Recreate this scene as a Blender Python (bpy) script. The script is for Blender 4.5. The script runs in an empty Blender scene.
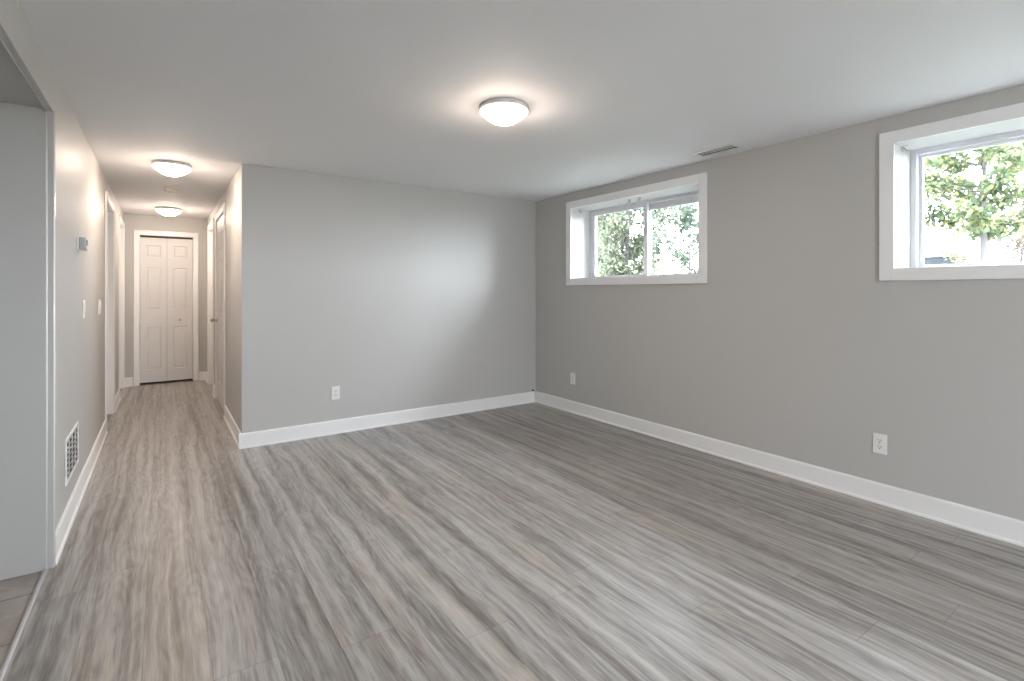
import bpy, bmesh, math, random
from mathutils import Vector, Matrix
R = math.radians
C = bpy.context.scene.collection
SC = bpy.context.scene

# ------------------------------------------------------------------ camera
cd = bpy.data.cameras.new('camera'); cam = bpy.data.objects.new('camera', cd); C.objects.link(cam)
cam.location = (0, 0, 1.25)
cam.rotation_euler = (R(90), 0, -0.61054)
cd.sensor_width = 36.0; cd.sensor_fit = 'HORIZONTAL'
cd.lens = 499.92 / 1024 * 36
cd.shift_y = -49.05 / 1024
cd.clip_start = 0.02; cd.clip_end = 400
SC.camera = cam

# ------------------------------------------------------------------ world, sun, exposure
SC.view_settings.view_transform = 'Standard'
SC.view_settings.look = 'None'
SC.view_settings.gamma = 1.0
SC.view_settings.use_curve_mapping = False
SC.view_settings.exposure = 1.5
W = bpy.data.worlds.new('overcast_sky'); SC.world = W; W.use_nodes = True
bg = W.node_tree.nodes['Background']
bg.inputs[0].default_value = (0.88, 0.925, 1.03, 1); bg.inputs[1].default_value = 12.5
sd = bpy.data.lights.new('sun', 'SUN'); sun = bpy.data.objects.new('sun', sd); C.objects.link(sun)
sd.energy = 5.0; sd.angle = R(1.5); sd.color = (1.0, 0.93, 0.80)
sun.location = (-6, -3, 12)
sun.rotation_euler = Vector((0.62, 0.25, -0.78)).to_track_quat('-Z', 'Y').to_euler()
LAMP = 38.0                       # radiance of the ceiling lamps' opal glass
LAMP_COL = (1.0, 0.815, 0.675)

# ------------------------------------------------------------------ place dimensions (metres)
H = 2.27
XR, YB, XH, XL, YE, YR, XK = 3.473, 4.496, 0.519, -0.415, 8.275, -2.6, -2.7
WT = 0.36                         # outer wall thickness
YO = 3.05                         # end of the left hall wall, where the kitchen opening starts
ZK = 2.07                         # dropped kitchen ceiling

# ------------------------------------------------------------------ materials
def new_mat(name):
    m = bpy.data.materials.new(name); m.use_nodes = True
    return m, m.node_tree.nodes, m.node_tree.links, m.node_tree.nodes['Principled BSDF']
def plain(name, col, rough=0.5, metal=0.0, bump=0.0, bscale=200.0, var=0.0):
    m, n, l, b = new_mat(name)
    b.inputs['Base Color'].default_value = (*col, 1); b.inputs['Roughness'].default_value = rough
    b.inputs['Metallic'].default_value = metal
    tc = n.new('ShaderNodeTexCoord')
    if bump:
        t = n.new('ShaderNodeTexNoise'); t.inputs['Scale'].default_value = bscale; t.inputs['Detail'].default_value = 3
        l.new(tc.outputs['Object'], t.inputs['Vector'])
        bp = n.new('ShaderNodeBump'); bp.inputs['Strength'].default_value = bump; bp.inputs['Distance'].default_value = 0.002
        l.new(t.outputs['Fac'], bp.inputs['Height']); l.new(bp.outputs['Normal'], b.inputs['Normal'])
    if var:
        t = n.new('ShaderNodeTexNoise'); t.inputs['Scale'].default_value = 1.3; t.inputs['Detail'].default_value = 4
        l.new(tc.outputs['Object'], t.inputs['Vector'])
        mx = n.new('ShaderNodeMix'); mx.data_type = 'RGBA'
        mx.inputs[6].default_value = (*[c * (1 - var) for c in col], 1); mx.inputs[7].default_value = (*[min(1, c * (1 + var)) for c in col], 1)
        l.new(t.outputs['Fac'], mx.inputs[0]); l.new(mx.outputs[2], b.inputs['Base Color'])
    return m
M = {}
M['wall'] = plain('greige_wall_paint', (0.515, 0.508, 0.491), 0.5, bump=0.12, bscale=350, var=0.02)
M['ceil'] = plain('white_ceiling_paint', (0.87, 0.87, 0.88), 0.75, bump=0.15, bscale=300, var=0.01)
M['trim'] = plain('white_trim_paint', (0.86, 0.86, 0.855), 0.32, bump=0.03, bscale=120)
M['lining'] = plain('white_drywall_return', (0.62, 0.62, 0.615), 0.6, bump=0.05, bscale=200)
M['gloss'] = plain('white_gloss_trim', (0.80, 0.80, 0.79), 0.13)
M['door'] = plain('white_door_paint', (0.68, 0.67, 0.66), 0.42, bump=0.04, bscale=160)
M['vinyl'] = plain('white_vinyl', (0.70, 0.71, 0.73), 0.3)
M['plastic'] = plain('white_plastic', (0.82, 0.82, 0.80), 0.35)
M['beige'] = plain('aged_beige_plastic', (0.66, 0.61, 0.53), 0.45)
M['greyplastic'] = plain('grey_plastic', (0.40, 0.42, 0.42), 0.4)
M['dark'] = plain('dark_slot', (0.02, 0.02, 0.02), 0.8)
M['duct'] = plain('dull_duct_metal', (0.06, 0.06, 0.06), 0.7)
M['nickel'] = plain('brushed_nickel', (0.55, 0.52, 0.48), 0.28, metal=1.0)
M['alu'] = plain('aluminium_strip', (0.50, 0.51, 0.53), 0.5, metal=0.3)
M['rim'] = plain('lamp_rim_enamel', (0.62, 0.61, 0.60), 0.35)
M['lcd'] = plain('grey_lcd', (0.22, 0.26, 0.24), 0.2)
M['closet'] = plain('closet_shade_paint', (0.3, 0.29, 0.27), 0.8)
M['patio'] = plain('pale_paving', (0.42, 0.41, 0.39), 0.8, bump=0.3, bscale=8, var=0.1)
M['siding'] = plain('pale_siding', (0.30, 0.30, 0.29), 0.7, bump=0.2, bscale=20)
M['roof'] = plain('slate_blue_shingles', (0.022, 0.029, 0.038), 0.8, bump=0.3, bscale=60, var=0.1)
M['bark'] = plain('grey_bark', (0.075, 0.068, 0.07), 0.9, bump=0.5, bscale=60, var=0.2)
M['grass'] = plain('lawn_grass', (0.03, 0.04, 0.022), 0.9, bump=0.4, bscale=40, var=0.25)

def lamp_mat():
    m, n, l, b = new_mat('lit_opal_glass')
    b.inputs['Base Color'].default_value = (0.9, 0.88, 0.84, 1); b.inputs['Roughness'].default_value = 0.2
    b.inputs['Emission Color'].default_value = (*LAMP_COL, 1)
    t = NT(m); g = n.new('ShaderNodeNewGeometry'); sp = n.new('ShaderNodeSeparateXYZ'); l.new(g.outputs['Normal'], sp.inputs[0])
    dn = t.smooth(t.m('MULTIPLY', sp.outputs[2], -1.0), 0.45, 1.0)      # the lamp board faces down: the dome's flanks are dimmer
    l.new(t.m('MULTIPLY', t.m('ADD', t.m('MULTIPLY', dn, 0.86), 0.14), LAMP), b.inputs['Emission Strength'])
    return m
def glass_mat():
    m = bpy.data.materials.new('window_glass'); m.use_nodes = True
    n, l = m.node_tree.nodes, m.node_tree.links; n.clear()
    o = n.new('ShaderNodeOutputMaterial'); mx = n.new('ShaderNodeMixShader')
    t = n.new('ShaderNodeBsdfTransparent'); t.inputs[0].default_value = (0.95, 0.97, 0.96, 1)
    g = n.new('ShaderNodeBsdfGlossy'); g.inputs['Roughness'].default_value = 0.02
    f = n.new('ShaderNodeFresnel'); f.inputs[0].default_value = 1.25
    l.new(f.outputs[0], mx.inputs[0]); l.new(t.outputs[0], mx.inputs[1]); l.new(g.outputs[0], mx.inputs[2])
    l.new(mx.outputs[0], o.inputs[0])
    return m
M['glass'] = glass_mat()

class NT:                         # small node-maths helper
    def __init__(s, m): s.n, s.l = m.node_tree.nodes, m.node_tree.links
    def put(s, v, sock):
        if hasattr(v, 'is_output'): s.l.new(v, sock)
        else: sock.default_value = v
    def m(s, op, a, b=0.0, c=0.0):
        x = s.n.new('ShaderNodeMath'); x.operation = op
        s.put(a, x.inputs[0]); s.put(b, x.inputs[1]); s.put(c, x.inputs[2]); return x.outputs[0]
    def xyz(s, a, b, c):
        x = s.n.new('ShaderNodeCombineXYZ'); s.put(a, x.inputs[0]); s.put(b, x.inputs[1]); s.put(c, x.inputs[2]); return x.outputs[0]
    def noise(s, v, scale=1.0, detail=2.0, rough=0.5, dist=0.0):
        x = s.n.new('ShaderNodeTexNoise'); s.l.new(v, x.inputs['Vector']); x.inputs['Scale'].default_value = scale
        x.inputs['Detail'].default_value = detail; x.inputs['Roughness'].default_value = rough; x.inputs['Distortion'].default_value = dist
        return x.outputs['Fac']
    def ramp(s, f, stops, interp='LINEAR'):
        x = s.n.new('ShaderNodeValToRGB'); s.l.new(f, x.inputs[0]); e = x.color_ramp.elements; x.color_ramp.interpolation = interp
        while len(e) < len(stops): e.new(0.5)
        for i, (p, c) in enumerate(stops):
            e[i].position = p; e[i].color = (*c, 1) if len(c) == 3 else c
        return x.outputs[0]
    def mix(s, f, a, b, mode='MIX'):
        x = s.n.new('ShaderNodeMix'); x.data_type = 'RGBA'; x.blend_type = mode
        s.put(f, x.inputs[0]); s.put(a, x.inputs[6]); s.put(b, x.inputs[7]); return x.outputs[2]
    def smooth(s, v, a, b):
        x = s.n.new('ShaderNodeMapRange'); x.interpolation_type = 'SMOOTHSTEP'; s.l.new(v, x.inputs[0])
        x.inputs[1].default_value = a; x.inputs[2].default_value = b; return x.outputs[0]

def plank_mat():
    m, n, l, b = new_mat('grey_oak_vinyl_planks'); t = NT(m)
    tc = n.new('ShaderNodeTexCoord'); sp = n.new('ShaderNodeSeparateXYZ'); l.new(tc.outputs['Object'], sp.inputs[0])
    x, y = sp.outputs[0], sp.outputs[1]
    PW, PL = 0.19, 1.22
    xs = t.m('DIVIDE', t.m('ADD', x, 0.054), PW); row = t.m('FLOOR', xs); fx = t.m('FRACT', xs)
    rng = random.Random(11); known = {-1: 2.84, 1: 1.865, 8: 1.667, 13: 0.61}
    stops = []; last = 0.3
    for k in range(-3, 21):
        if k in known: o = (known[k] / PL) % 1
        else:
            o = (last + 0.22 + rng.random() * 0.5) % 1
        last = o
        stops.append(((k + 3) / 26, (o, o, o)))
    off = t.ramp(t.m('DIVIDE', t.m('ADD', row, 3.2), 26.0), stops, 'CONSTANT')
    ys = t.m('SUBTRACT', t.m('DIVIDE', y, PL), off); col = t.m('FLOOR', ys); fy = t.m('FRACT', ys)
    wn = n.new('ShaderNodeTexWhiteNoise'); wn.noise_dimensions = '3D'; l.new(t.xyz(row, col, 0.0), wn.inputs['Vector'])
    sc = n.new('ShaderNodeSeparateColor'); l.new(wn.outputs['Color'], sc.inputs[0]); r1, r2, r3 = sc.outputs
    # lazy wobble of the figure along each board
    wr = n.new('ShaderNodeTexWhiteNoise'); wr.noise_dimensions = '1D'; l.new(row, wr.inputs['W'])
    sr = n.new('ShaderNodeSeparateColor'); l.new(wr.outputs['Color'], sr.inputs[0]); q1, q2, q3 = sr.outputs
    yb, zb = t.m('MULTIPLY', q2, 41.0), t.m('MULTIPLY', q1, 23.0)
    wob = t.m('MULTIPLY', t.m('SUBTRACT', t.noise(t.xyz(t.m('MULTIPLY', x, 2.0), t.m('ADD', t.m('MULTIPLY', y, 1.6), t.m('MULTIPLY', q1, 31.0)), t.m('MULTIPLY', q2, 17.0)), 1, 2), 0.5), 0.06)
    xw = t.m('ADD', x, wob)
    z1 = t.m('MULTIPLY', r1, 23.0); yo = t.m('MULTIPLY', r2, 41.0)
    band = t.noise(t.xyz(t.m('MULTIPLY', xw, 15.0), t.m('ADD', t.m('MULTIPLY', y, 0.5), yb), zb), 1, 4, 0.58, 0.2)
    mott = t.noise(t.xyz(t.m('MULTIPLY', xw, 55.0), t.m('ADD', t.m('MULTIPLY', y, 5.5), yo), z1), 1, 5, 0.68, 0.3)
    fine = t.noise(t.xyz(t.m('MULTIPLY', xw, 210.0), t.m('ADD', t.m('MULTIPLY', y, 7.0), yo), z1), 1, 2, 0.6)
    cath = t.noise(t.xyz(t.m('MULTIPLY', xw, 7.0), t.m('ADD', t.m('MULTIPLY', y, 1.0), yo), z1), 1, 1.5, 0.45)
    ring = t.m('MULTIPLY', t.m('SINE', t.m('MULTIPLY', cath, 95.0)), 0.5)
    v = t.m('ADD', t.m('MULTIPLY', t.m('SUBTRACT', band, 0.5), 1.35), 0.5)
    band2 = t.noise(t.xyz(t.m('MULTIPLY', xw, 34.0), t.m('ADD', t.m('MULTIPLY', y, 0.8), yb), zb), 1, 2, 0.5, 0.15)
    v = t.m('ADD', v, t.m('MULTIPLY', t.m('SUBTRACT', band2, 0.5), 0.95))
    v = t.m('ADD', v, t.m('MULTIPLY', t.m('SUBTRACT', mott, 0.5), 0.75))
    v = t.m('ADD', v, t.m('MULTIPLY', t.m('SUBTRACT', fine, 0.5), 0.6))
    v = t.m('ADD', v, t.m('MULTIPLY', ring, 0.10))
    v = t.m('ADD', v, t.m('MULTIPLY', t.m('SUBTRACT', r3, 0.5), 0.06))
    c = t.ramp(v, [(0.04, (0.128, 0.115, 0.104)), (0.34, (0.243, 0.228, 0.215)), (0.60, (0.360, 0.346, 0.331)), (0.95, (0.49, 0.478, 0.463))])
    tint = t.mix(t.smooth(t.noise(t.xyz(t.m('MULTIPLY', xw, 9.0), t.m('ADD', t.m('MULTIPLY', y, 0.9), yo), t.m('MULTIPLY', r3, 9.0)), 1, 2), 0.52, 0.72), (1, 1, 1, 1), (1.03, 0.97, 0.91, 1))
    c = t.mix(1.0, c, tint, 'MULTIPLY')
    # knots
    vo = n.new('ShaderNodeTexVoronoi'); vo.inputs['Scale'].default_value = 1.0
    l.new(t.xyz(t.m('MULTIPLY', xw, 4.2), t.m('ADD', t.m('MULTIPLY', y, 1.5), yo), z1), vo.inputs['Vector'])
    kn = t.m('SUBTRACT', 1.0, t.smooth(vo.outputs['Distance'], 0.02, 0.15))
    c = t.mix(t.m('MULTIPLY', kn, 0.5), c, (0.10, 0.08, 0.065, 1))
    # seams
    ex = t.m('MINIMUM', fx, t.m('SUBTRACT', 1.0, fx)); ey = t.m('MULTIPLY', t.m('MINIMUM', fy, t.m('SUBTRACT', 1.0, fy)), PL / PW)
    e = t.m('MINIMUM', ex, ey); seam = t.m('SUBTRACT', 1.0, t.smooth(e, 0.002, 0.011))
    c = t.mix(t.m('MULTIPLY', seam, 0.40), c, (0.06, 0.05, 0.045, 1))
    l.new(c, b.inputs['Base Color'])
    b.inputs['Roughness'].default_value = 0.36
    l.new(t.m('ADD', 0.27, t.m('MULTIPLY', fine, 0.14)), b.inputs['Roughness'])
    bp = n.new('ShaderNodeBump'); bp.inputs['Strength'].default_value = 0.25; bp.inputs['Distance'].default_value = 0.0015
    l.new(t.m('SUBTRACT', t.m('MULTIPLY', fine, 0.25), seam), bp.inputs['Height']); l.new(bp.outputs['Normal'], b.inputs['Normal'])
    return m
M['planks'] = plank_mat(); M['lamp'] = lamp_mat()

def tile_mat():
    m, n, l, b = new_mat('beige_ceramic_tile'); t = NT(m)
    tc = n.new('ShaderNodeTexCoord'); sp = n.new('ShaderNodeSeparateXYZ'); l.new(tc.outputs['Object'], sp.inputs[0])
    S = 0.362
    xs = t.m('DIVIDE', t.m('ADD', sp.outputs[0], 0.60), S); ys = t.m('DIVIDE', t.m('SUBTRACT', sp.outputs[1], 2.838), S)
    fx, fy = t.m('FRACT', xs), t.m('FRACT', ys)
    e = t.m('MINIMUM', t.m('MINIMUM', fx, t.m('SUBTRACT', 1.0, fx)), t.m('MINIMUM', fy, t.m('SUBTRACT', 1.0, fy)))
    g = t.m('SUBTRACT', 1.0, t.smooth(e, 0.006, 0.014))
    nz = t.noise(tc.outputs['Object'], 7, 5, 0.6, 0.6)
    c = t.ramp(nz, [(0.3, (0.27, 0.235, 0.205)), (0.7, (0.44, 0.40, 0.36))])
    c = t.mix(g, c, (0.15, 0.135, 0.12, 1))
    l.new(c, b.inputs['Base Color']); b.inputs['Roughness'].default_value = 0.4
    bp = n.new('ShaderNodeBump'); bp.inputs['Strength'].default_value = 0.5; bp.inputs['Distance'].default_value = 0.003; bp.invert = True
    l.new(g, bp.inputs['Height']); l.new(bp.outputs['Normal'], b.inputs['Normal'])
    return m
M['tile'] = tile_mat()

def leaf_mat(name, a, bcol, ccol):
    m = bpy.data.materials.new(name); m.use_nodes = True
    n, l = m.node_tree.nodes, m.node_tree.links; n.clear(); t = NT(m)
    o = n.new('ShaderNodeOutputMaterial'); g = n.new('ShaderNodeNewGeometry')
    c = t.ramp(g.outputs['Random Per Island'], [(0.0, a), (0.55, bcol), (0.9, ccol), (1.0, ccol)])
    d = n.new('ShaderNodeBsdfDiffuse'); tr = n.new('ShaderNodeBsdfTranslucent'); mx = n.new('ShaderNodeMixShader')
    l.new(c, d.inputs[0]); l.new(c, tr.inputs[0]); mx.inputs[0].default_value = 0.4
    l.new(d.outputs[0], mx.inputs[1]); l.new(tr.outputs[0], mx.inputs[2]); l.new(mx.outputs[0], o.inputs[0])
    return m
M['leaf_maple'] = leaf_mat('maple_leaves', (0.062, 0.090, 0.055), (0.120, 0.146, 0.084), (0.19, 0.19, 0.09))
M['leaf_shrub'] = leaf_mat('shrub_leaves', (0.080, 0.104, 0.080), (0.140, 0.160, 0.115), (0.19, 0.19, 0.13))
M['leaf_cool'] = leaf_mat('cool_leaves', (0.040, 0.056, 0.044), (0.070, 0.090, 0.070), (0.11, 0.13, 0.095))
M['leaf_yellow'] = leaf_mat('yellowing_leaves', (0.10, 0.12, 0.06), (0.15, 0.16, 0.085), (0.22, 0.21, 0.12))
M['leaf_straw'] = leaf_mat('straw_leaves', (0.12, 0.12, 0.08), (0.15, 0.145, 0.09), (0.17, 0.16, 0.11))
M['leaf_rust'] = leaf_mat('rusty_leaves', (0.12, 0.097, 0.083), (0.14, 0.117, 0.098), (0.16, 0.145, 0.11))
M['car'] = plain('slate_blue_car_paint', (0.011, 0.0135, 0.017), 0.7)
M['car'].node_tree.nodes['Principled BSDF'].inputs['Specular IOR Level'].default_value = 0.04
M['carglass'] = plain('dark_car_glass', (0.008, 0.010, 0.013), 0.5)
M['carglass'].node_tree.nodes['Principled BSDF'].inputs['Specular IOR Level'].default_value = 0.08
M['rubber'] = plain('black_rubber', (0.015, 0.015, 0.015), 0.8)

# ------------------------------------------------------------------ mesh helpers
class MB:
    def __init__(s): s.bm = bmesh.new()
    def box(s, a, b, bevel=0.0, seg=2):
        a, b = Vector(a), Vector(b); lo = Vector(map(min, a, b)); hi = Vector(map(max, a, b))
        r = bmesh.ops.create_cube(s.bm, size=1.0); vs = r['verts']
        for v in vs: v.co = Vector(((lo[i] + hi[i]) / 2 + v.co[i] * (hi[i] - lo[i])) for i in range(3))
        if bevel:
            es = list({e for v in vs for e in v.link_edges})
            bmesh.ops.bevel(s.bm, geom=es, offset=bevel, segments=seg, affect='EDGES', profile=0.5)
        return s
    def tube(s, pts, rad, n=10, cap=True):
        pts = [Vector(p) for p in pts]; rad = rad if isinstance(rad, (list, tuple)) else [rad] * len(pts)
        rings = []
        ref = None
        for i, p in enumerate(pts):
            d = (pts[min(i + 1, len(pts) - 1)] - pts[max(i - 1, 0)]).normalized()
            if ref is None:
                ref = Vector((0, 0, 1)) if abs(d.z) < 0.9 else Vector((1, 0, 0))
            u = (ref - d * ref.dot(d)).normalized(); w = d.cross(u); ref = u
            rings.append([s.bm.verts.new(p + (u * math.cos(2 * math.pi * k / n) + w * math.sin(2 * math.pi * k / n)) * rad[i]) for k in range(n)])
        for a, b in zip(rings, rings[1:]):
            for k in range(n): s.bm.faces.new((a[k], a[(k + 1) % n], b[(k + 1) % n], b[k])).smooth = True
        if cap:
            s.bm.faces.new(rings[0][::-1]); s.bm.faces.new(rings[-1])
        return s
    def lathe(s, prof, c=(0, 0, 0), n=40, axis='Z', smooth=True):
        c = Vector(c); rings = []
        for r, h in prof:
            ring = []
            for k in range(n if r > 1e-6 else 1):
                a = 2 * math.pi * k / n; q = (r * math.cos(a), r * math.sin(a))
                p = {'Z': (q[0], q[1], h), 'X': (h, q[0], q[1]), 'Y': (q[1], h, q[0])}[axis]
                ring.append(s.bm.verts.new(c + Vector(p)))
            rings.append(ring)
        for a, b in zip(rings, rings[1:]):
            for k in range(n):
                k2 = (k + 1) % n
                if len(a) == 1 and len(b) == 1: continue
                f = (a[0], b[k2], b[k]) if len(a) == 1 else (a[k], a[k2], b[0]) if len(b) == 1 else (a[k], a[k2], b[k2], b[k])
                s.bm.faces.new(f).smooth = smooth
        for ring, rev in ((rings[0], True), (rings[-1], False)):
            if len(ring) > 1: s.bm.faces.new(ring[::-1] if rev else ring)
        return s
    def prism(s, prof, p0, p1, side, up=(0, 0, 1)):
        """profile (out, up) swept from p0 to p1; side = direction of 'out'"""
        p0, p1, side, up = Vector(p0), Vector(p1), Vector(side), Vector(up)
        A = [s.bm.verts.new(p0 + side * a + up * b) for a, b in prof]
        B = [s.bm.verts.new(p1 + side * a + up * b) for a, b in prof]
        n = len(prof)
        for k in range(n): s.bm.faces.new((A[k], A[(k + 1) % n], B[(k + 1) % n], B[k]))
        s.bm.faces.new(A[::-1]); s.bm.faces.new(B)
        return s
    def build(s, name, mat, parent=None, loc=None):
        bmesh.ops.recalc_face_normals(s.bm, faces=s.bm.faces)
        me = bpy.data.meshes.new(name); 
        if loc is not None:
            for v in s.bm.verts: v.co -= Vector(loc)
        s.bm.to_mesh(me); s.bm.free(); me.materials.append(M[mat] if isinstance(mat, str) else mat)
        o = bpy.data.objects.new(name, me); C.objects.link(o)
        if loc is not None: o.location = loc
        if parent is not None:
            o.parent = parent
            if loc is None and parent.type == 'EMPTY':     # mesh was written in world space
                for v in me.vertices: v.co -= parent.location
        return o
def tag(o, label=None, cat=None, group=None, kind=None):
    for k, v in (('label', label), ('category', cat), ('group', group), ('kind', kind)):
        if v: o[k] = v
    return o
def thing(name, loc, label, cat, group=None, kind=None):
    o = bpy.data.objects.new(name, None); C.objects.link(o); o.location = loc; o.empty_display_size = 0.1
    return tag(o, label, cat, group, kind)
def struct(o, label, cat): return tag(o, label, cat, None, 'structure')
def child(mb, name, mat, parent, label=None):
    """mesh in world space under a top-level thing, or under a part of one"""
    root = parent
    while root.parent: root = root.parent
    bmesh.ops.recalc_face_normals(mb.bm, faces=mb.bm.faces)
    me = bpy.data.meshes.new(name)
    off = root.location
    for v in mb.bm.verts: v.co -= off
    mb.bm.to_mesh(me); mb.bm.free(); me.materials.append(M[mat])
    o = bpy.data.objects.new(name, me); C.objects.link(o); o.parent = parent
    if label: o['label'] = label
    return o
def copy_tree(o, parent=None):
    c = o.copy(); C.objects.link(c); c.parent = parent
    for ch in list(o.children): copy_tree(ch, c)
    return c

# ------------------------------------------------------------------ setting: slabs and walls
struct(MB().box((-0.425, YR - 0.1, -0.10), (3.60, YE + 0.119, 0)).build('floor', 'planks'), 'grey oak vinyl plank floor running down the room and hallway', 'floor')
struct(MB().box((XK - 0.1, YR - 0.1, -0.10), (-0.4255, YO + 0.3, -0.002)).build('floor_kitchen', 'tile'), 'beige square tile floor of the kitchen at the left edge', 'floor')
struct(MB().box((XK - 0.1, YR - 0.1, H), (XR + WT, YE + 0.75, H + 0.12)).build('ceiling', 'ceil'), 'flat white ceiling over the room and hallway', 'ceiling')
struct(MB().box((XK - 0.1, YR - 0.1, ZK), (XL - 0.0125, YO - 0.0125, ZK + 0.1)).build('ceiling_kitchen', 'wall'), 'dropped grey ceiling above the kitchen opening', 'ceiling')
def wall_x(x0, x1, y0, y1, holes, z1=H):
    """wall lying along Y between x0 and x1; holes = (ya, yb, za, zb)"""
    m = MB(); y = y0
    for ya, yb, za, zb in sorted(holes):
        if ya > y: m.box((x0, y, 0), (x1, ya, z1))
        if za > 0: m.box((x0, ya, 0), (x1, yb, za))
        if zb < z1: m.box((x0, ya, zb), (x1, yb, z1))
        y = yb
    if y < y1: m.box((x0, y, 0), (x1, y1, z1))
    return m
DZ = 2.068
WZ0, WZ1 = 1.385, 2.105
WIN = [(2.384, 3.885), (-0.40, 1.100)]
D_L1, D_L2 = (5.745, 6.52), (7.44, 8.16)
D_R1, D_R2 = (5.80, 6.69), (7.13, 7.88)
BI = (-0.245, 0.352)
struct(wall_x(XR, XR + WT, YR, YB + 0.12, [(a - 0.012, b + 0.012, WZ0 - 0.012, WZ1 + 0.012) for a, b in WIN]).build('wall_right', 'wall'), 'long grey outside wall with two high windows', 'wall')
struct(MB().box((XH, YB, 0), (XR, YB + 0.12, H)).build('wall_back', 'wall'), 'grey back wall lit by the windows', 'wall')
struct(wall_x(XH, XH + 0.12, YB + 0.12, YE + 0.12, [(a - 0.02, b + 0.02, 0, DZ + 0.02) for a, b in (D_R1, D_R2)]).build('wall_hall_right', 'wall'), 'right wall of the hallway with two doors', 'wall')
wl = wall_x(XL - 0.12, XL, YO + 0.001, YE + 0.12, [(D_L1[0] - 0.02, D_L1[1] + 0.02, 0, DZ + 0.02), (D_L2[0] - 0.02, D_L2[1] + 0.02, 0, DZ + 0.02)])
wl.box((XL - 0.012, YR, ZK), (XL, YO, H))
struct(wl.build('wall_left', 'wall'), 'left hallway wall continuing as a header over the kitchen opening', 'wall')
mb = MB()
mb.box((XL, YE, 0), (BI[0] - 0.02, YE + 0.12, H)); mb.box((BI[1] + 0.02, YE, 0), (XH, YE + 0.12, H)); mb.box((BI[0] - 0.02, YE, 2.02), (BI[1] + 0.02, YE + 0.12, H))
struct(mb.build('wall_end', 'wall'), 'short wall at the far end of the hallway around the closet door', 'wall')
struct(MB().box((XK, YO - 0.012, 0), (XL - 0.0125, YO + 0.10, ZK)).build('wall_kitchen', 'wall'), 'plain grey kitchen wall at the left edge of the photo', 'wall')
struct(MB().box((XK - 0.1, YR, 0), (XK, YO + 0.1, ZK)).build('wall_kitchen_left', 'wall'), 'far left wall of the kitchen', 'wall')
ADDED_DOOR = (0.75, 1.85, 0.03, 2.05)      # opening for a patio door added behind the camera for fill light
mb = MB(); mb.box((XK - 0.1, YR - 0.2, 0), (ADDED_DOOR[0], YR, H)); mb.box((ADDED_DOOR[1], YR - 0.2, 0), (XR + WT, YR, H)); mb.box((ADDED_DOOR[0], YR - 0.2, ADDED_DOOR[3]), (ADDED_DOOR[1], YR, H)); mb.box((ADDED_DOOR[0], YR - 0.2, 0), (ADDED_DOOR[1], YR, ADDED_DOOR[2]))
struct(mb.build('wall_rear', 'wall'), 'wall behind the camera', 'wall')
mb = MB(); mb.box((XL - 0.12, YE + 0.60, 0), (XH + 0.12, YE + 0.65, H)); mb.box((XL - 0.17, YE + 0.12, 0), (XL - 0.12, YE + 0.65, H)); mb.box((XH + 0.12, YE + 0.12, 0), (XH + 0.17, YE + 0.65, H))
struct(mb.build('wall_closet', 'closet'), 'unlit closet walls behind the folding door', 'wall')

mb = MB(); mb.box((XK - 0.1, YO + 0.1, 0), (XK, YE + 0.65, H)); mb.box((XK, YE + 0.65, -0.1), (XR + WT, YE + 0.75, H)); mb.box((XR, YB + 0.12, 0), (XR + WT, YE + 0.65, H)); mb.box((XK - 0.1, YO + 0.30, -0.1), (-0.4255, YE + 0.65, -0.001)); mb.box((-0.4255, YE + 0.119, -0.1), (XR, YE + 0.65, -0.002))
struct(mb.build('wall_house', 'closet'), 'outer shell of the rooms behind the hallway doors', 'wall')
# baseboards with a shoe moulding
BBP = [(0, 0), (0.021, 0), (0.021, 0.006), (0.0185, 0.0125), (0.0125, 0.016), (0.0125, 0.108), (0.010, 0.116), (0.006, 0.120), (0, 0.120)]
def baseboard(name, runs, label):
    m = MB()
    for p0, p1, side in runs: m.prism(BBP, p0, p1, side)
    return struct(m.build(name, 'trim'), label, 'baseboard')
baseboard('baseboard_right', [((XR, YR, 0), (XR, YB, 0), (-1, 0, 0))], 'white baseboard along the long window wall')
baseboard('baseboard_back', [((XH - 0.021, YB, 0), (XR - 0.0212, YB, 0), (0, -1, 0))], 'white baseboard along the back wall')
baseboard('baseboard_hall_right', [((XH, YB, 0), (XH, D_R1[0] - 0.074, 0), (-1, 0, 0)), ((XH, D_R1[1] + 0.074, 0), (XH, D_R2[0] - 0.074, 0), (-1, 0, 0)), ((XH, D_R2[1] + 0.074, 0), (XH, YE - 0.0212, 0), (-1, 0, 0))], 'white baseboard along the right hallway wall')
baseboard('baseboard_left', [((XL, YO + 0.0135, 0), (XL, D_L1[0] - 0.074, 0), (1, 0, 0)), ((XL, D_L1[1] + 0.074, 0), (XL, D_L2[0] - 0.074, 0), (1, 0, 0)), ((XL, D_L2[1] + 0.074, 0), (XL, YE - 0.0212, 0), (1, 0, 0))], 'white baseboard along the left hallway wall')
baseboard('baseboard_end', [((XL, YE, 0), (BI[0] - 0.074, YE, 0), (0, -1, 0)), ((BI[1] + 0.074, YE, 0), (XH, YE, 0), (0, -1, 0))], 'white baseboard beside the closet door at the end of the hallway')

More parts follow.
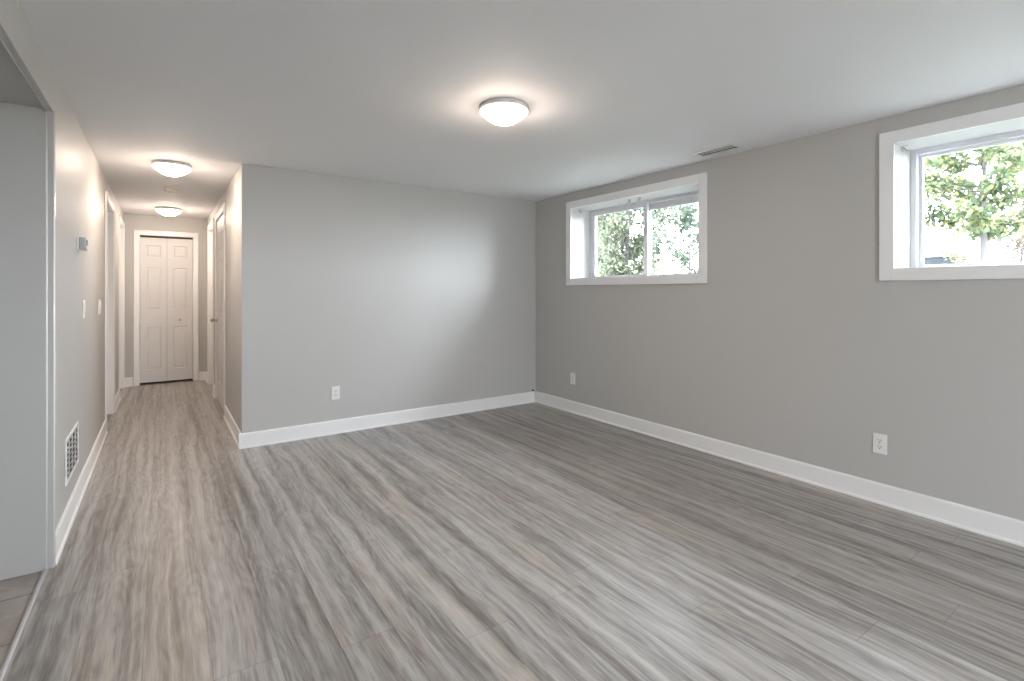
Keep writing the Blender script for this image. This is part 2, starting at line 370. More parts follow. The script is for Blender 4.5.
# corner trim of the kitchen opening: post and header edge
def edge_trim():
    post, head, pb, hb = MB(), MB(), MB(), MB()
    y = YO
    post.box((XL - 0.012, y - 0.006, 0), (XL + 0.012, y + 0.012, ZK - 0.006)).box((XL - 0.002, y - 0.004, 0), (XL + 0.013, y + 0.012, ZK), 0.002)
    pb.tube([(XL - 0.012, y - 0.008, 0), (XL - 0.012, y - 0.008, ZK - 0.01)], 0.0045, 10)
    pb.tube([(XL + 0.008, y + 0.004, 0), (XL + 0.008, y + 0.004, ZK)], 0.009, 12)
    head.box((XL - 0.012, YR, ZK - 0.006), (XL + 0.012, y - 0.006, ZK - 0.0005)).box((XL + 0.0005, YR, ZK - 0.004), (XL + 0.013, y, ZK + 0.016), 0.003)
    hb.tube([(XL - 0.012, YR, ZK - 0.008), (XL - 0.012, y - 0.008, ZK - 0.008)], 0.0045, 10)
    t1 = struct(post.build('trim_1', 'wall'), 'grey corner post with white beads where the hallway wall meets the kitchen', 'trim')
    child(pb, 'bead', 'gloss', t1, 'glossy white bead')
    t2 = struct(head.build('trim_2', 'wall'), 'grey edge strip with a white bead under the header of the kitchen opening', 'trim')
    child(hb, 'bead', 'gloss', t2, 'glossy white bead')
edge_trim()
mb = MB(); mb.prism([(0, -0.002), (0.019, -0.002), (0.017, 0.003), (0.012, 0.0045), (0.007, 0.0045), (0.002, 0.003)], (-0.434, YR, 0), (-0.440, YO - 0.013, 0), (1, 0, 0))
struct(mb.build('trim_3', 'alu'), 'thin metal threshold strip between tile and plank floor', 'trim')

# ------------------------------------------------------------------ doors
def panel_slab(w, h, t, panels):
    """moulded slab in local coords: width along u (0..w), z 0..h, front face at depth 0 looking to -v; returns bmesh with verts (u, v, z)"""
    bm = bmesh.new()
    us = sorted({0, w, *[p[0] for p in panels], *[p[1] for p in panels]}); zs = sorted({0, h, *[p[2] for p in panels], *[p[3] for p in panels]})
    g = {(i, j): bm.verts.new((u, 0, z)) for i, u in enumerate(us) for j, z in enumerate(zs)}
    sel = []
    for i in range(len(us) - 1):
        for j in range(len(zs) - 1):
            f = bm.faces.new((g[i, j], g[i + 1, j], g[i + 1, j + 1], g[i, j + 1]))
            cu, cz = (us[i] + us[i + 1]) / 2, (zs[j] + zs[j + 1]) / 2
            if any(p[0] < cu < p[1] and p[2] < cz < p[3] for p in panels): sel.append(f)
    bm.normal_update()
    for f in sel:
        bmesh.ops.inset_individual(bm, faces=[f], thickness=0.012, depth=-0.008)
        bmesh.ops.inset_individual(bm, faces=[f], thickness=0.010, depth=0.0)
        bmesh.ops.inset_individual(bm, faces=[f], thickness=0.022, depth=0.006)
    # body behind the moulded face
    r = bmesh.ops.create_cube(bm, size=1.0)
    for v in r['verts']: v.co = Vector((w / 2 + v.co.x * w, t / 2 + 0.0045 + v.co.y * (t - 0.009), h / 2 + v.co.z * h))
    # edge skirt between face and body
    for a, b in (((0, 0), (w, 0)), ((w, 0), (w, h)), ((w, h), (0, h)), ((0, h), (0, 0))):
        q = [bm.verts.new((a[0], 0, a[1])), bm.verts.new((b[0], 0, b[1])), bm.verts.new((b[0], 0.01, b[1])), bm.verts.new((a[0], 0.01, a[1]))]
        bm.faces.new(q)
    return bm
SIX = lambda w: [(0.11, w / 2 - 0.055, a, b) for a, b in ((0.22, 0.80), (1.00, 1.58), (1.68, 1.88))] + [(w / 2 + 0.055, w - 0.11, a, b) for a, b in ((0.22, 0.80), (1.00, 1.58), (1.68, 1.88))]
def mapped(bm, fn):
    m = MB(); m.bm.free(); m.bm = bm
    for v in bm.verts: v.co = fn(v.co.copy())
    return m
CASW = 0.072
def casing_x(xw, sgn, y0, y1, z1, CASW=CASW):
    """door casing on a wall face at xw, room side = sgn*X"""
    m = MB(); a, b = xw, xw + sgn * 0.011
    m.box((a, y0 - CASW, 0), (b, y0 - 0.005, z1 + 0.005), 0.004).box((a, y1 + 0.005, 0), (b, y1 + CASW, z1 + 0.005), 0.004).box((a, y0 - CASW, z1 + 0.005), (b, y1 + CASW, z1 + CASW), 0.004)
    c = xw + sgn * 0.015
    for yy in (y0 - CASW + 0.001, y1 + CASW - 0.015): m.box((a, yy, 0), (c, yy + 0.014, z1 + CASW), 0.004)
    m.box((a, y0 - CASW, z1 + CASW - 0.014), (c, y1 + CASW, z1 + CASW), 0.004)
    return m
def hall_door(n, xw, sgn, y0, y1, recess, label, DZ=DZ, hc=CASW, knob_far=True):
    """door in a hall wall; sgn = direction of the hall; slab face sits 'recess' behind the wall face"""
    t = thing('door_%d' % n, (xw, (y0 + y1) / 2, 0), label, 'door', None, 'structure')
    child(casing_x(xw, sgn, y0, y1, DZ, hc), 'casing', 'trim', t)
    j = MB(); xa, xb = xw + sgn * 0.001, xw - sgn * 0.121
    j.box((xa, y0 - 0.019, 0), (xb, y0, DZ)).box((xa, y1, 0), (xb, y1 + 0.019, DZ)).box((xa, y0 - 0.019, DZ), (xb, y1 + 0.019, DZ + 0.019))
    xs = xw - sgn * recess
    if recess < 0.05: s0, s1 = xs - sgn * 0.037, xs - sgn * 0.05
    else: s0, s1 = xs + sgn * 0.012, xs + sgn * 0.001
    j.box((s0, y0, 0), (s1, y0 + 0.012, DZ)).box((s0, y1 - 0.012, 0), (s1, y1, DZ)).box((s0, y0, DZ - 0.012), (s1, y1, DZ))
    child(j, 'jamb', 'trim', t)
    w = y1 - y0 - 0.006; h = DZ - 0.034
    bm = panel_slab(w, h, 0.035, SIX(w))
    sl = child(mapped(bm, lambda p: Vector((xs - sgn * p.y, y0 + 0.003 + p.x, 0.014 + p.z))), 'leaf', 'door', t)
    ky = y1 - 0.07 if knob_far else y0 + 0.07
    k = MB(); prof = [(0, 0), (0.030, 0), (0.030, 0.004), (0.013, 0.008), (0.010, 0.028), (0.018, 0.034), (0.026, 0.046), (0.0265, 0.056), (0.020, 0.065), (0, 0.074)]
    k.lathe([(r, sgn * hh) for r, hh in prof], (xs, ky, 0.925), 24, 'X')
    child(k, 'knob', 'nickel', t, 'round brushed metal door knob')
    if recess < 0.05:
        for z in (0.22, 1.0, 1.78):
            hy = y0 - 0.001 if knob_far else y1 + 0.001
            child(MB().tube([(xw + sgn * 0.003, hy, z - 0.042), (xw + sgn * 0.003, hy, z + 0.042)], 0.006, 10), 'hinge', 'nickel', t, 'metal hinge knuckle')
    return t
hall_door(1, XL, 1, *D_L1, 0.080, 'first white door on the left side of the hallway, set deep in its jamb', knob_far=False)
hall_door(2, XL, 1, *D_L2, 0.080, 'second white door on the left, nearest the end of the hallway', knob_far=False)
hall_door(3, XH, -1, *D_R1, 0.0, 'white six panel door with round knob on the right side of the hallway')
hall_door(4, XH, -1, *D_R2, 0.080, 'far white door on the right, nearest the end of the hallway', knob_far=False)

def bifold():
    x0, x1 = BI; t = thing('door_5', ((x0 + x1) / 2, YE, 0), 'white panelled bifold closet door facing down the hallway', 'door', None, 'structure')
    m = MB(); y0, y1, zt = YE, YE - 0.017, 2.0
    m.box((x0 - 0.066, y0, 0), (x0 - 0.003, y1, zt + 0.003), 0.004).box((x1 + 0.003, y0, 0), (x1 + 0.066, y1, zt + 0.003), 0.004).box((x0 - 0.066, y0, zt + 0.003), (x1 + 0.066, y1, zt + 0.066), 0.004)
    for xx in (x0 - 0.065, x1 + 0.051): m.box((xx, y0, 0), (xx + 0.014, y1 - 0.005, zt + 0.066), 0.004)
    m.box((x0 - 0.066, y0, zt + 0.052), (x1 + 0.066, y1 - 0.005, zt + 0.066), 0.004)
    child(m, 'casing', 'trim', t)
    j = MB(); j.box((x0 - 0.019, YE - 0.001, 0), (x0, YE + 0.119, zt)).box((x1, YE - 0.001, 0), (x1 + 0.019, YE + 0.119, zt)).box((x0 - 0.019, YE - 0.001, zt), (x1 + 0.019, YE + 0.119, zt + 0.019))
    child(j, 'jamb', 'trim', t)
    child(MB().box((x0 + 0.001, YE + 0.030, zt - 0.016), (x1 - 0.001, YE + 0.058, zt - 0.0005)), 'track', 'duct', t, 'dark overhead track')
    w = (x1 - x0) / 2 - 0.005; h = 1.945
    P = [(0.062, w - 0.062, a, b) for a, b in ((0.165, 0.745), (0.975, 1.545), (1.680, 1.845))]
    for k in (0, 1):
        bm = panel_slab(w, h, 0.032, P)
        xo = x0 + 0.003 + k * (w + 0.004)
        lf = child(mapped(bm, lambda p: Vector((xo + p.x, YE + 0.024 + p.y, 0.028 + p.z))), 'leaf', 'door', t)
        if k == 1:
            child(MB().lathe([(0, 0), (0.012, 0), (0.008, -0.010), (0.015, -0.018), (0.015, -0.024), (0, -0.028)], (xo + w / 2, YE + 0.024, 0.86), 16, 'Y'), 'knob', 'nickel', lf, 'small round metal pull knob')
bifold()

# ------------------------------------------------------------------ windows
def window(n, y0, y1, label):
    z0, z1 = WZ0, WZ1; yc = (y0 + y1) / 2
    t = thing('window_%d' % n, (XR, yc, z0), label, 'window', None, 'structure')
    cw = 0.072; a, b = XR, XR - 0.018
    m = MB()
    m.box((a, y0 - cw, z0 - cw), (b, y0, z1 + cw), 0.003).box((a, y1, z0 - cw), (b, y1 + cw, z1 + cw), 0.003)
    m.box((a, y0, z0 - cw), (b, y1, z0), 0.003).box((a, y0, z1), (b, y1, z1 + cw), 0.003)
    child(m, 'casing', 'trim', t)
    D = 0.25; xa, xb = XR - 0.002, XR + D + 0.08
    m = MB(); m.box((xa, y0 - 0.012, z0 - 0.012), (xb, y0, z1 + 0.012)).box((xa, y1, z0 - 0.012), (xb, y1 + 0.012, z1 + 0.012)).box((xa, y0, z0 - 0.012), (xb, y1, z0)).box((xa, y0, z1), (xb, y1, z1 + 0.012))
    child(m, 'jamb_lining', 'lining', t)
    # vinyl frame
    f = 0.030; fb = 0.014; xf = XR + D; xg = xf + 0.085
    m = MB(); m.box((xf, y0, z0), (xg, y0 + f, z1), 0.003).box((xf, y1 - f, z0), (xg, y1, z1), 0.003).box((xf, y0 + f, z0), (xg, y1 - f, z0 + fb), 0.003).box((xf, y0 + f, z1 - f), (xg, y1 - f, z1), 0.003)
    m.box((xf + 0.038, y0 + f, z0 + fb), (xf + 0.044, y1 - f, z0 + fb + 0.004)).box((xf + 0.038, y0 + f, z1 - f - 0.012), (xf + 0.044, y1 - f, z1 - f))
    child(m, 'frame', 'vinyl', t)
    def sash(ya, yb, x, s, sb, st):
        m = MB(); za, zb = z0 + fb, z1 - f
        m.box((x, ya, za), (x + 0.030, ya + s, zb), 0.004).box((x, yb - s, za), (x + 0.030, yb, zb), 0.004).box((x, ya + s, za), (x + 0.030, yb - s, za + sb), 0.004).box((x, ya + s, zb - st), (x + 0.030, yb - s, zb), 0.004)
        o = child(m, 'sash', 'vinyl', t)
        child(MB().box((x + 0.012, ya + s - 0.004, za + sb - 0.004), (x + 0.018, yb - s + 0.004, zb - st + 0.004)), 'pane', 'glass', o, 'clear glass pane')
        return o
    if n == 1:
        s1 = sash(yc - 0.02, y1 - f, xf + 0.006, 0.045, 0.014, 0.030); sash(y0 + f, yc + 0.02, xf + 0.046, 0.036, 0.014, 0.058)
        lx, ly = xf + 0.006, yc + 0.002
    else:
        s1 = sash(y0 + f, yc + 0.02, xf + 0.006, 0.045, 0.014, 0.030); sash(yc - 0.02, y1 - f, xf + 0.046, 0.018, 0.012, 0.016)
        lx, ly = xf + 0.006, yc - 0.002
    child(MB().box((lx - 0.012, ly - 0.010, (z0 + z1) / 2 - 0.03), (lx + 0.001, ly + 0.010, (z0 + z1) / 2 + 0.03), 0.003), 'latch', 'vinyl', s1)
    return t
window(1, *WIN[0], 'white sliding window near the corner looking onto leafy shrubs')
window(2, *WIN[1], 'white sliding window at the right edge showing a young tree')

def patio():  # unseen glazed door, added to let soft sky light into the room
    x0, x1, z0, z1 = ADDED_DOOR; t = thing('window_3', ((x0 + x1) / 2, YR, z0), 'white glazed patio door added unseen behind the camera for fill daylight', 'patio door', None, 'structure')
    ya, yb = YR - 0.15, YR - 0.07; f = 0.05
    m = MB(); m.box((x0, ya, z0), (x0 + f, yb, z1), 0.004).box((x1 - f, ya, z0), (x1, yb, z1), 0.004).box((x0 + f, ya, z0), (x1 - f, yb, z0 + f), 0.004).box((x0 + f, ya, z1 - f), (x1 - f, yb, z1), 0.004)
    child(m, 'frame', 'vinyl', t)
    xm = (x0 + x1) / 2; s = 0.07
    for a, b, y in ((x0 + f, xm + 0.035, YR - 0.145), (xm - 0.035, x1 - f, YR - 0.105)):
        za, zb = z0 + f, z1 - f
        m = MB(); m.box((a, y, za), (a + s, y + 0.03, zb), 0.004).box((b - s, y, za), (b, y + 0.03, zb), 0.004).box((a + s, y, za), (b - s, y + 0.03, za + s), 0.004).box((a + s, y, zb - s), (b - s, y + 0.03, zb), 0.004)
        o = child(m, 'sash', 'vinyl', t)
        child(MB().box((a + s - 0.004, y + 0.012, za + s - 0.004), (b - s + 0.004, y + 0.018, zb - s + 0.004)), 'pane', 'glass', o, 'clear glass pane')
patio()

# ------------------------------------------------------------------ ceiling lights
def ceiling_light(x, y, label):
    t = thing('ceiling_light', (x, y, H), label, 'ceiling light', 'round flush ceiling lights')
    child(MB().lathe([(0, 0), (0.130, 0), (0.134, -0.004), (0.134, -0.020), (0.131, -0.026), (0.124, -0.027), (0, -0.027)], (x, y, H - 0.0005), 56), 'base_ring', 'rim', t)
    prof = [(0.124, -0.0275), (0.130, -0.030)] + [(0.131 * q, -0.033 - 0.066 * (1 - q * q)) for q in (1, 0.97, 0.92, 0.85, 0.75, 0.63, 0.5, 0.36, 0.2, 0.08)] + [(0, -0.099)]
    child(MB().lathe(prof, (x, y, H), 56), 'glass_dome', 'lamp', t, 'glowing white glass dome')
    return t
ceiling_light(1.545, 2.285, 'lit round flush dome light on the main room ceiling')
ceiling_light(1.545, -1.2, 'lit round dome light added unseen behind the camera as warm fill')  # extra lamp added out of view to brighten the room
ceiling_light(0.065, 4.83, 'lit round dome light on the hallway ceiling, nearer of the hallway pair')
ceiling_light(0.065, 7.42, 'lit round dome light on the hallway ceiling in front of the closet door')

# ------------------------------------------------------------------ small fittings
sx, sy = 0.075, 5.98
t = thing('smoke_detector', (sx, sy, H), 'small beige smoke detector on the hallway ceiling between two lights', 'smoke detector')
child(MB().lathe([(0, 0), (0.066, 0), (0.066, -0.008), (0.058, -0.012), (0, -0.012)], (sx, sy, H - 0.0005), 36), 'mounting_plate', 'beige', t)
child(MB().lathe([(0.056, -0.0125), (0.060, -0.016), (0.058, -0.030), (0.048, -0.040), (0.030, -0.043), (0, -0.043)], (sx, sy, H), 36), 'body', 'beige', t)
child(MB().lathe([(0, -0.0432), (0.010, -0.0432), (0.009, -0.046), (0, -0.0465)], (sx + 0.02, sy - 0.01, H), 16), 'test_button', 'plastic', t)

def vent():
    x0, x1, y0, y1 = 3.215, 3.345, 1.95, 2.27
    t = thing('ceiling_vent', ((x0 + x1) / 2, (y0 + y1) / 2, H), 'narrow white slotted vent in the ceiling above the window wall', 'vent')
    m = MB(); b = 0.018; za, zb = H - 0.0005, H - 0.007
    m.box((x0, y0, za), (x0 + b, y1, zb), 0.002).box((x1 - b, y0, za), (x1, y1, zb), 0.002).box((x0 + b, y0, za), (x1 - b, y0 + b, zb), 0.002).box((x0 + b, y1 - b, za), (x1 - b, y1, zb), 0.002)
    child(m, 'frame', 'plastic', t)
    child(MB().box((x0 + b, y0 + b, H - 0.0005), (x1 - b, y1 - b, H - 0.0015)), 'duct_opening', 'dark', t, 'dark duct opening')
    for k in range(2):
        xx = x0 + b + 0.024 + k * 0.030
        child(MB().prism([(0, -0.001), (0.0015, -0.001), (0.0045, -0.006), (0.003, -0.006)], (xx, y0 + b, H), (xx, y1 - b, H), (1, 0, 0)), 'louvre', 'plastic', t)
vent()

def outlet(name, c, u, nrm, label):
    """duplex outlet; c centre on the wall, u = horizontal along wall, nrm = out of the wall"""
    c, u, nrm = Vector(c), Vector(u), Vector(nrm)
    t = thing(name, c, label, 'outlet', 'duplex wall outlets')
    def bx(a0, a1, z0, z1, d0, d1, bev=0.0, m=None):
        m = m or MB(); p = c + u * a0 + nrm * d0 + Vector((0, 0, z0)); q = c + u * a1 + nrm * d1 + Vector((0, 0, z1)); return m.box(p, q, bev)
    child(bx(-0.036, 0.036, -0.058, 0.058, 0.0005, 0.006, 0.0022), 'cover_plate', 'plastic', t)
    for s in (-1, 1):
        zc = s * 0.0195
        r = child(bx(-0.017, 0.017, zc - 0.0145, zc + 0.0145, 0.006, 0.0085, 0.001), 'receptacle', 'plastic', t)
        m = bx(-0.0085, -0.006, zc - 0.002, zc + 0.008, 0.0085, 0.0089); bx(0.006, 0.0085, zc - 0.002, zc + 0.007, 0.0085, 0.0089, 0, m); bx(-0.0025, 0.0025, zc - 0.010, zc - 0.005, 0.0085, 0.0089, 0, m)
        child(m, 'slots', 'dark', r, 'dark plug slots')
    m = bx(-0.003, 0.003, -0.003, 0.003, 0.006, 0.0075, 0.001); child(m, 'screw', 'nickel', t)
    return t
outlet('wall_outlet', (1.25, YB, 0.358), (1, 0, 0), (0, -1, 0), 'white duplex outlet low on the back wall')
outlet('wall_outlet', (XR, 1.172, 0.352), (0, 1, 0), (-1, 0, 0), 'white duplex outlet on the long wall below the right window')
outlet('wall_outlet', (XR, 3.865, 0.352), (0, 1, 0), (-1, 0, 0), 'white duplex outlet near the corner below the leafy window')

def switch(y, z, gangs, label):
    w = 0.072 + 0.046 * (gangs - 1)
    t = thing('light_switch', (XL, y, z), label, 'light switch', 'white wall switches')
    child(MB().box((XL + 0.0005, y - w / 2, z - 0.058), (XL + 0.007, y + w / 2, z + 0.058), 0.0025), 'cover_plate', 'plastic', t)
    for k in range(gangs):
        yk = y + (k - (gangs - 1) / 2) * 0.046
        r = MB(); r.prism([(0.007, -0.033), (0.0085, -0.033), (0.012, 0.033), (0.007, 0.033)], (XL, yk - 0.0165, z), (XL, yk + 0.0165, z), (1, 0, 0))
        child(r, 'rocker', 'plastic', t)
switch(4.20, 1.137, 1, 'white single rocker switch on the left hallway wall below the thermostat')
switch(5.17, 1.127, 3, 'white wide switch plate beside the first left hallway door')

t = thing('thermostat', (XL, 3.97, 1.535), 'small grey thermostat mounted on the left hallway wall', 'thermostat')
child(MB().box((XL + 0.0005, 3.91, 1.497), (XL + 0.008, 4.03, 1.577), 0.003), 'back_plate', 'plastic', t)
b_ = child(MB().box((XL + 0.008, 3.915, 1.500), (XL + 0.040, 4.025, 1.574), 0.005), 'body', 'greyplastic', t)
child(MB().box((XL + 0.040, 3.935, 1.530), (XL + 0.0412, 4.005, 1.562)), 'display', 'lcd', b_, 'grey display window')
for k in range(2):
    child(MB().box((XL + 0.040, 3.945 + k * 0.035, 1.508), (XL + 0.0425, 3.965 + k * 0.035, 1.518), 0.0008), 'button', 'plastic', b_)

def return_grille():
    y0, y1, z0, z1 = 3.46, 3.92, 0.235, 0.480
    t = thing('return_air_grille', (XL, (y0 + y1) / 2, z0), 'white louvred return air grille low on the left hallway wall', 'vent')
    m = MB(); b = 0.020; xa, xb = XL + 0.0005, XL + 0.008
    m.box((xa, y0, z0), (xb, y0 + b, z1), 0.003).box((xa, y1 - b, z0), (xb, y1, z1), 0.003).box((xa, y0 + b, z0), (xb, y1 - b, z0 + b), 0.003).box((xa, y0 + b, z1 - b), (xb, y1 - b, z1), 0.003)
    child(m, 'frame', 'plastic', t)
    child(MB().box((XL + 0.0005, y0 + b, z0 + b), (XL + 0.0015, y1 - b, z1 - b)), 'duct_opening', 'duct', t, 'dark duct opening behind the louvres')
    n = 8
    for k in range(n):
        zz = z0 + b + 0.008 + k * (z1 - z0 - 2 * b - 0.012) / (n - 1)
        child(MB().prism([(0.002, -0.004), (0.002, -0.0055), (0.009, 0.0015), (0.009, 0.003)], (XL, y0 + b, zz), (XL, y1 - b, zz), (1, 0, 0)), 'louvre', 'plastic', t)
    for q in (0.25, 0.5, 0.75):
        yy = y0 + (y1 - y0) * q
        child(MB().box((XL + 0.0015, yy - 0.003, z0 + b), (XL + 0.0065, yy + 0.003, z1 - b)), 'mullion', 'plastic', t)
return_grille()

def bracket(c, along, label):
    """small metal blind bracket screwed under the window head; along = horizontal unit"""
    c, al = Vector(c), Vector(along); t = thing('blind_bracket', c, label, 'bracket', 'small blind brackets')
    m = MB(); m.box(c - al * 0.014 - Vector((0.012, 0, 0)), c + al * 0.014 + Vector((0.012, 0, -0.002)))
    m.box(c - al * 0.014 - Vector((0.012, 0, 0.002)), c - al * 0.012 + Vector((0.012, 0, -0.032)))
    child(m, 'plate', 'nickel', t)
    child(MB().tube([c + Vector((0, 0, -0.006)) - al * 0.012, c + Vector((0, 0, -0.026)) + al * 0.002, c + Vector((0, 0, -0.034)) + al * 0.014, c + Vector((0, 0, -0.024)) + al * 0.020], 0.003, 8), 'hook', 'nickel', t)
bracket((XR + 0.10, 3.86, WZ1 - 0.0005), (0, -1, 0), 'small metal bracket in the left top corner of the leafy window')
bracket((XR + 0.07, 3.18, WZ1 - 0.0005), (0, 1, 0), 'left of two metal hooks under the head of the leafy window')
bracket((XR + 0.07, 3.06, WZ1 - 0.0005), (0, 1, 0), 'right of two metal hooks under the head of the leafy window')
bracket((XR + 0.10, 1.078, WZ1 - 0.0005), (0, -1, 0), 'small metal bracket in the top corner of the right window')

t = thing('cable_stub', (3.425, YB, 0.136), 'tiny dark cable end poking from the wall above the corner baseboard', 'cable')
child(MB().tube([(3.425, YB - 0.0005, 0.136), (3.425, YB - 0.012, 0.137), (3.427, YB - 0.022, 0.133)], 0.008, 10), 'cable', 'dark', t)
child(MB().lathe([(0.011, -0.0005), (0.011, -0.004), (0.0085, -0.006)], (3.425, YB, 0.136), 16, 'Y'), 'bushing', 'greyplastic', t)

# ------------------------------------------------------------------ outside
GZ = 1.12
def ground():
    bm = bmesh.new(); rng = random.Random(4); N = 24
    xs = [XR + WT] + [XR + WT + 0.6 * 1.22 ** k for k in range(1, N)]
    ys = [-60 + 130 * k / 40 for k in range(41)]
    g = {}
    for i, x in enumerate(xs):
        for j, y in enumerate(ys): g[i, j] = bm.verts.new((x, y, GZ + (rng.random() - 0.5) * 0.04 * (i > 1) + 0.006 * max(0, x - 6)))
    for i in range(len(xs) - 1):
        for j in range(40): bm.faces.new((g[i, j], g[i + 1, j], g[i + 1, j + 1], g[i, j + 1])).smooth = True
    m = MB(); m.bm.free(); m.bm = bm
    struct(m.build('ground', 'grass'), 'grassy yard outside the windows', 'ground')
ground()
def leaf(bm, p, nrm, d, L, wd):
    """one folded leaf blade: stem end p, pointing along d"""
    d = d.normalized(); s = d.cross(nrm)
    if s.length < 1e-3: s = d.orthogonal()
    s.normalize(); n = s.cross(d)
    c = [p, p + d * L * 0.35 + s * wd * 0.5 + n * L * 0.06, p + d * L * 0.7 + s * wd * 0.36 + n * L * 0.04, p + d * L, p + d * L * 0.7 - s * wd * 0.36 + n * L * 0.04, p + d * L * 0.35 - s * wd * 0.5 + n * L * 0.06]
    v = [bm.verts.new(q) for q in c]
    bm.faces.new((v[0], v[1], v[2], v[3])); bm.faces.new((v[0], v[3], v[4], v[5]))
def rdir(r):
    while True:
        v = Vector((r.uniform(-1, 1), r.uniform(-1, 1), r.uniform(-1, 1)))
        if 0.05 < v.length < 1: return v.normalized()
def plant(name, base, label, cat, group, seed, trunk_h, trunk_r, top, spread, nb, leafmat, leaf_len, per, clump, fork=0.0, bot=None, stems=1, shape=1.0):
    """woody plant: stems, branches and leaf clumps; bot = height where branches begin, top = total height"""
    r = random.Random(seed); base = Vector(base); t = thing(name, base, label, cat, group)
    wood, fol = MB(), MB(); bot = trunk_h if bot is None else bot
    for s in range(stems):
        lean = Vector((r.uniform(-1, 1), r.uniform(-1, 1), 0)) * (0.25 * spread if stems > 1 else 0.03)
        pts = []; n = 8
        for k in range(n + 1):
            q = k / n; pts.append(base + Vector((r.uniform(-1, 1), r.uniform(-1, 1), 0)) * 0.025 * q + lean * q + Vector((0, 0, -0.05 + (top * 0.96 + 0.05) * q)))
        wood.tube(pts, [trunk_r * (1 - 0.88 * (k / n) ** 0.8) for k in range(n + 1)], 10)
        for b in range(nb // stems):
            q = (b + r.random()) / (nb // stems); z = bot + (top * 0.97 - bot) * q
            # crown radius at this height: fullest in the lower middle
            cr = spread * (math.sin(math.pi * min(1, (0.22 + 0.78 * q)) ** 1.1) ** 0.7) * shape
            a = r.uniform(0, 2 * math.pi) if b % 2 else (b * 2.4)
            p0 = base + lean * (z / top) + Vector((0, 0, z)); L = cr * r.uniform(0.75, 1.08) + 0.06
            dirv = Vector((math.cos(a), math.sin(a), r.uniform(0.25, 0.7))).normalized()
            ps = [p0]
            for k in range(1, 5): ps.append(p0 + dirv * L * k / 4 + Vector((r.uniform(-1, 1), r.uniform(-1, 1), r.uniform(-1, 1))) * 0.05 * L - Vector((0, 0, 0.10 * L * (k / 4) ** 2)))
            br = max(0.006, trunk_r * 0.34 * (1 - 0.6 * q)); wood.tube(ps, [br * (1 - 0.75 * k / 4) for k in range(5)], 6)
            for k in range(per):
                u = r.uniform(0.25, 1.05); i = min(3, int(u * 4)); c = ps[i].lerp(ps[i + 1], min(1.0, u * 4 - i))
                for j in range(clump):
                    o = rdir(r) * r.uniform(0.01, 0.16) * (0.5 + spread * 0.5)
                    dd = (o.normalized() * 0.6 + Vector((0, 0, -0.35)) + rdir(r) * 0.6)
                    sz = leaf_len * r.uniform(0.65, 1.2)
                    leaf(fol.bm, c + o, (Vector((0, 0, 1)) + rdir(r) * 0.9).normalized(), dd, sz, sz * 0.72)
    child(wood, 'trunk', 'bark', t); child(fol, 'foliage', leafmat, t)
    return t
def at(px, X):                    # point on the yard seen past a picture column, at distance X from the camera along the X axis
    a = (px - 512) / 499.92; s, c = math.sin(0.61054), math.cos(0.61054)
    k = X / (s + a * c); return (X, k * (c - a * s), GZ + 0.006 * max(0, X - 6))
plant('young_tree', at(984, 9.0), 'young green tree with a slim grey trunk outside the right window', 'tree', None, 5, 0.9, 0.052, 3.4, 0.98, 60, 'leaf_maple', 0.075, 20, 9, bot=0.80)
plant('leafy_shrub', at(626, 6.6), 'dense tall green shrub filling the left pane of the corner window', 'shrub', None, 8, 0.2, 0.03, 3.2, 0.85, 130, 'leaf_shrub', 0.060, 20, 9, bot=0.15, stems=3)
plant('slender_tree', at(690, 6.0), 'sparse cool green sapling in the right pane of the corner window', 'tree', None, 13, 0.4, 0.022, 2.8, 0.72, 44, 'leaf_cool', 0.062, 11, 8, bot=0.25)
plant('yellowing_shrub', at(596, 9.0), 'pale yellowing shrub behind the dense shrub at the corner window', 'shrub', None, 21, 0.3, 0.03, 3.2, 0.95, 70, 'leaf_yellow', 0.095, 12, 7, bot=0.2, stems=2)
plant('pale_bush', at(966, 20.0), 'pale straw coloured bush far behind the young tree trunk', 'bush', None, 31, 0.2, 0.03, 2.1, 0.9, 26, 'leaf_straw', 0.11, 7, 5, bot=0.2, stems=2)
plant('rusty_bush', at(1016, 17.0), 'hazy reddish bush far to the right of the young tree', 'bush', None, 37, 0.2, 0.03, 2.2, 1.1, 30, 'leaf_rust', 0.11, 8, 5, bot=0.2, stems=3)

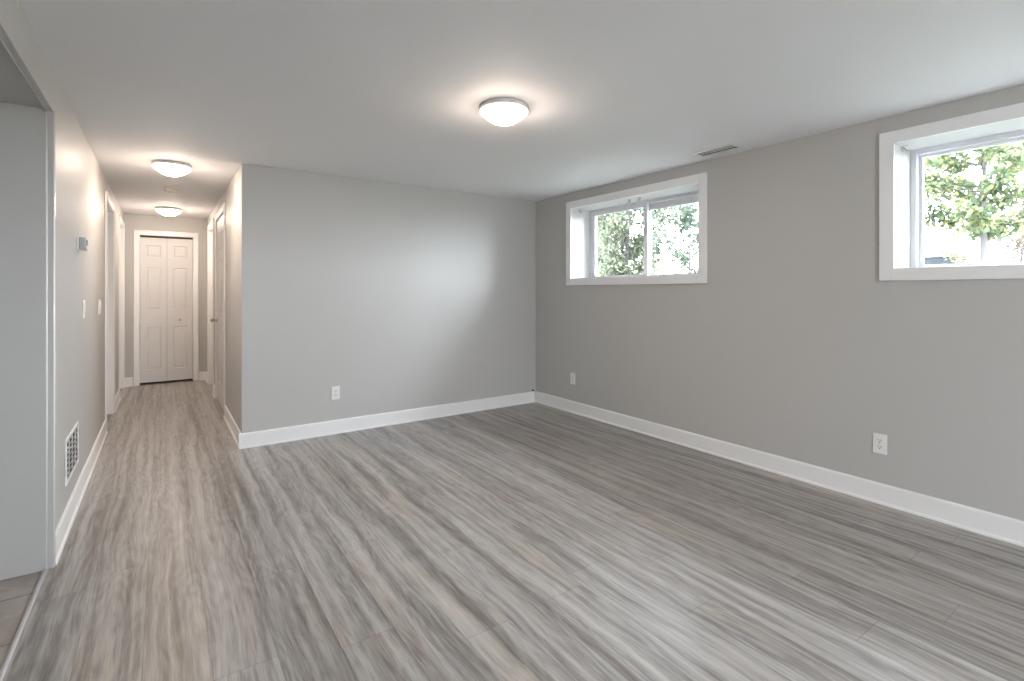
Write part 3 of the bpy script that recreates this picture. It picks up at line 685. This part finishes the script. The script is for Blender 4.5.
def car():
    c = Vector(at(942, 26.0)); t = thing('car', c, 'slate blue car parked far out beyond the right window', 'car')
    ang = -0.61 - math.atan((925 - 512) / 499.92) + R(12)       # broadside to the yard
    u = Vector((math.cos(ang), math.sin(ang), 0)); v = Vector((-u.y, u.x, 0))
    def side(prof, w0, w1):       # prof: (along, up); tapered in width with height
        bm = bmesh.new(); zt = max(p[1] for p in prof); zb = min(p[1] for p in prof); L, Rr = [], []
        for a, z in prof:
            w = w0 + (w1 - w0) * (z - zb) / (zt - zb)
            L.append(bm.verts.new(c + u * a + v * w + Vector((0, 0, z)))); Rr.append(bm.verts.new(c + u * a - v * w + Vector((0, 0, z))))
        n = len(prof)
        for k in range(n): bm.faces.new((L[k], L[(k + 1) % n], Rr[(k + 1) % n], Rr[k]))
        bm.faces.new(L[::-1]); bm.faces.new(Rr)
        bmesh.ops.bevel(bm, geom=bm.edges[:], offset=0.03, segments=2, affect='EDGES')
        m = MB(); m.bm.free(); m.bm = bm; return m
    child(side([(-2.1, 0.22), (2.05, 0.22), (2.12, 0.45), (2.05, 0.70), (1.0, 0.86), (-2.0, 0.90), (-2.15, 0.60)], 0.84, 0.80), 'body', 'car', t)
    child(side([(1.02, 0.84), (0.30, 1.36), (-1.35, 1.38), (-1.98, 0.88)], 0.78, 0.60), 'cabin_glass', 'carglass', t, 'dark car windows')
    child(side([(0.42, 1.34), (0.24, 1.40), (-1.32, 1.42), (-1.50, 1.34)], 0.64, 0.60), 'roof', 'car', t)
    for a in (-1.3, 1.35):
        for sg in (-1, 1):
            p = c + u * a + v * sg * 0.70 + Vector((0, 0, 0.31)); child(MB().tube([p, p + v * sg * 0.16], 0.31, 22), 'wheel', 'rubber', t)
car()
def added_rear_patio():
    struct(MB().box((-6, -14, -0.12), (9, YR - 0.2, -0.02)).build('added_ground_patio', 'patio'), 'pale paved patio added unseen behind the added glazed door', 'ground')  # added slab: covers the bright lower sky and bounces light indoors
added_rear_patio()
# sky portals in the two window openings (light sampling only)
for k, (a, b) in enumerate(WIN):
    pl = bpy.data.lights.new('window_portal', 'AREA'); pl.shape = 'RECTANGLE'; pl.size = WZ1 - WZ0; pl.size_y = b - a
    pl.cycles.is_portal = True
    po = bpy.data.objects.new('window_portal', pl); C.objects.link(po)
    po.location = (XR + WT + 0.03, (a + b) / 2, (WZ0 + WZ1) / 2); po.rotation_euler = (0, R(90), 0)
pl = bpy.data.lights.new('window_portal', 'AREA'); pl.shape = 'RECTANGLE'; pl.size = ADDED_DOOR[1] - ADDED_DOOR[0]; pl.size_y = ADDED_DOOR[3] - ADDED_DOOR[2]; pl.cycles.is_portal = True
po = bpy.data.objects.new('window_portal', pl); C.objects.link(po); po.location = ((ADDED_DOOR[0] + ADDED_DOOR[1]) / 2, YR - 0.22, (ADDED_DOOR[2] + ADDED_DOOR[3]) / 2); po.rotation_euler = (R(90), 0, 0)
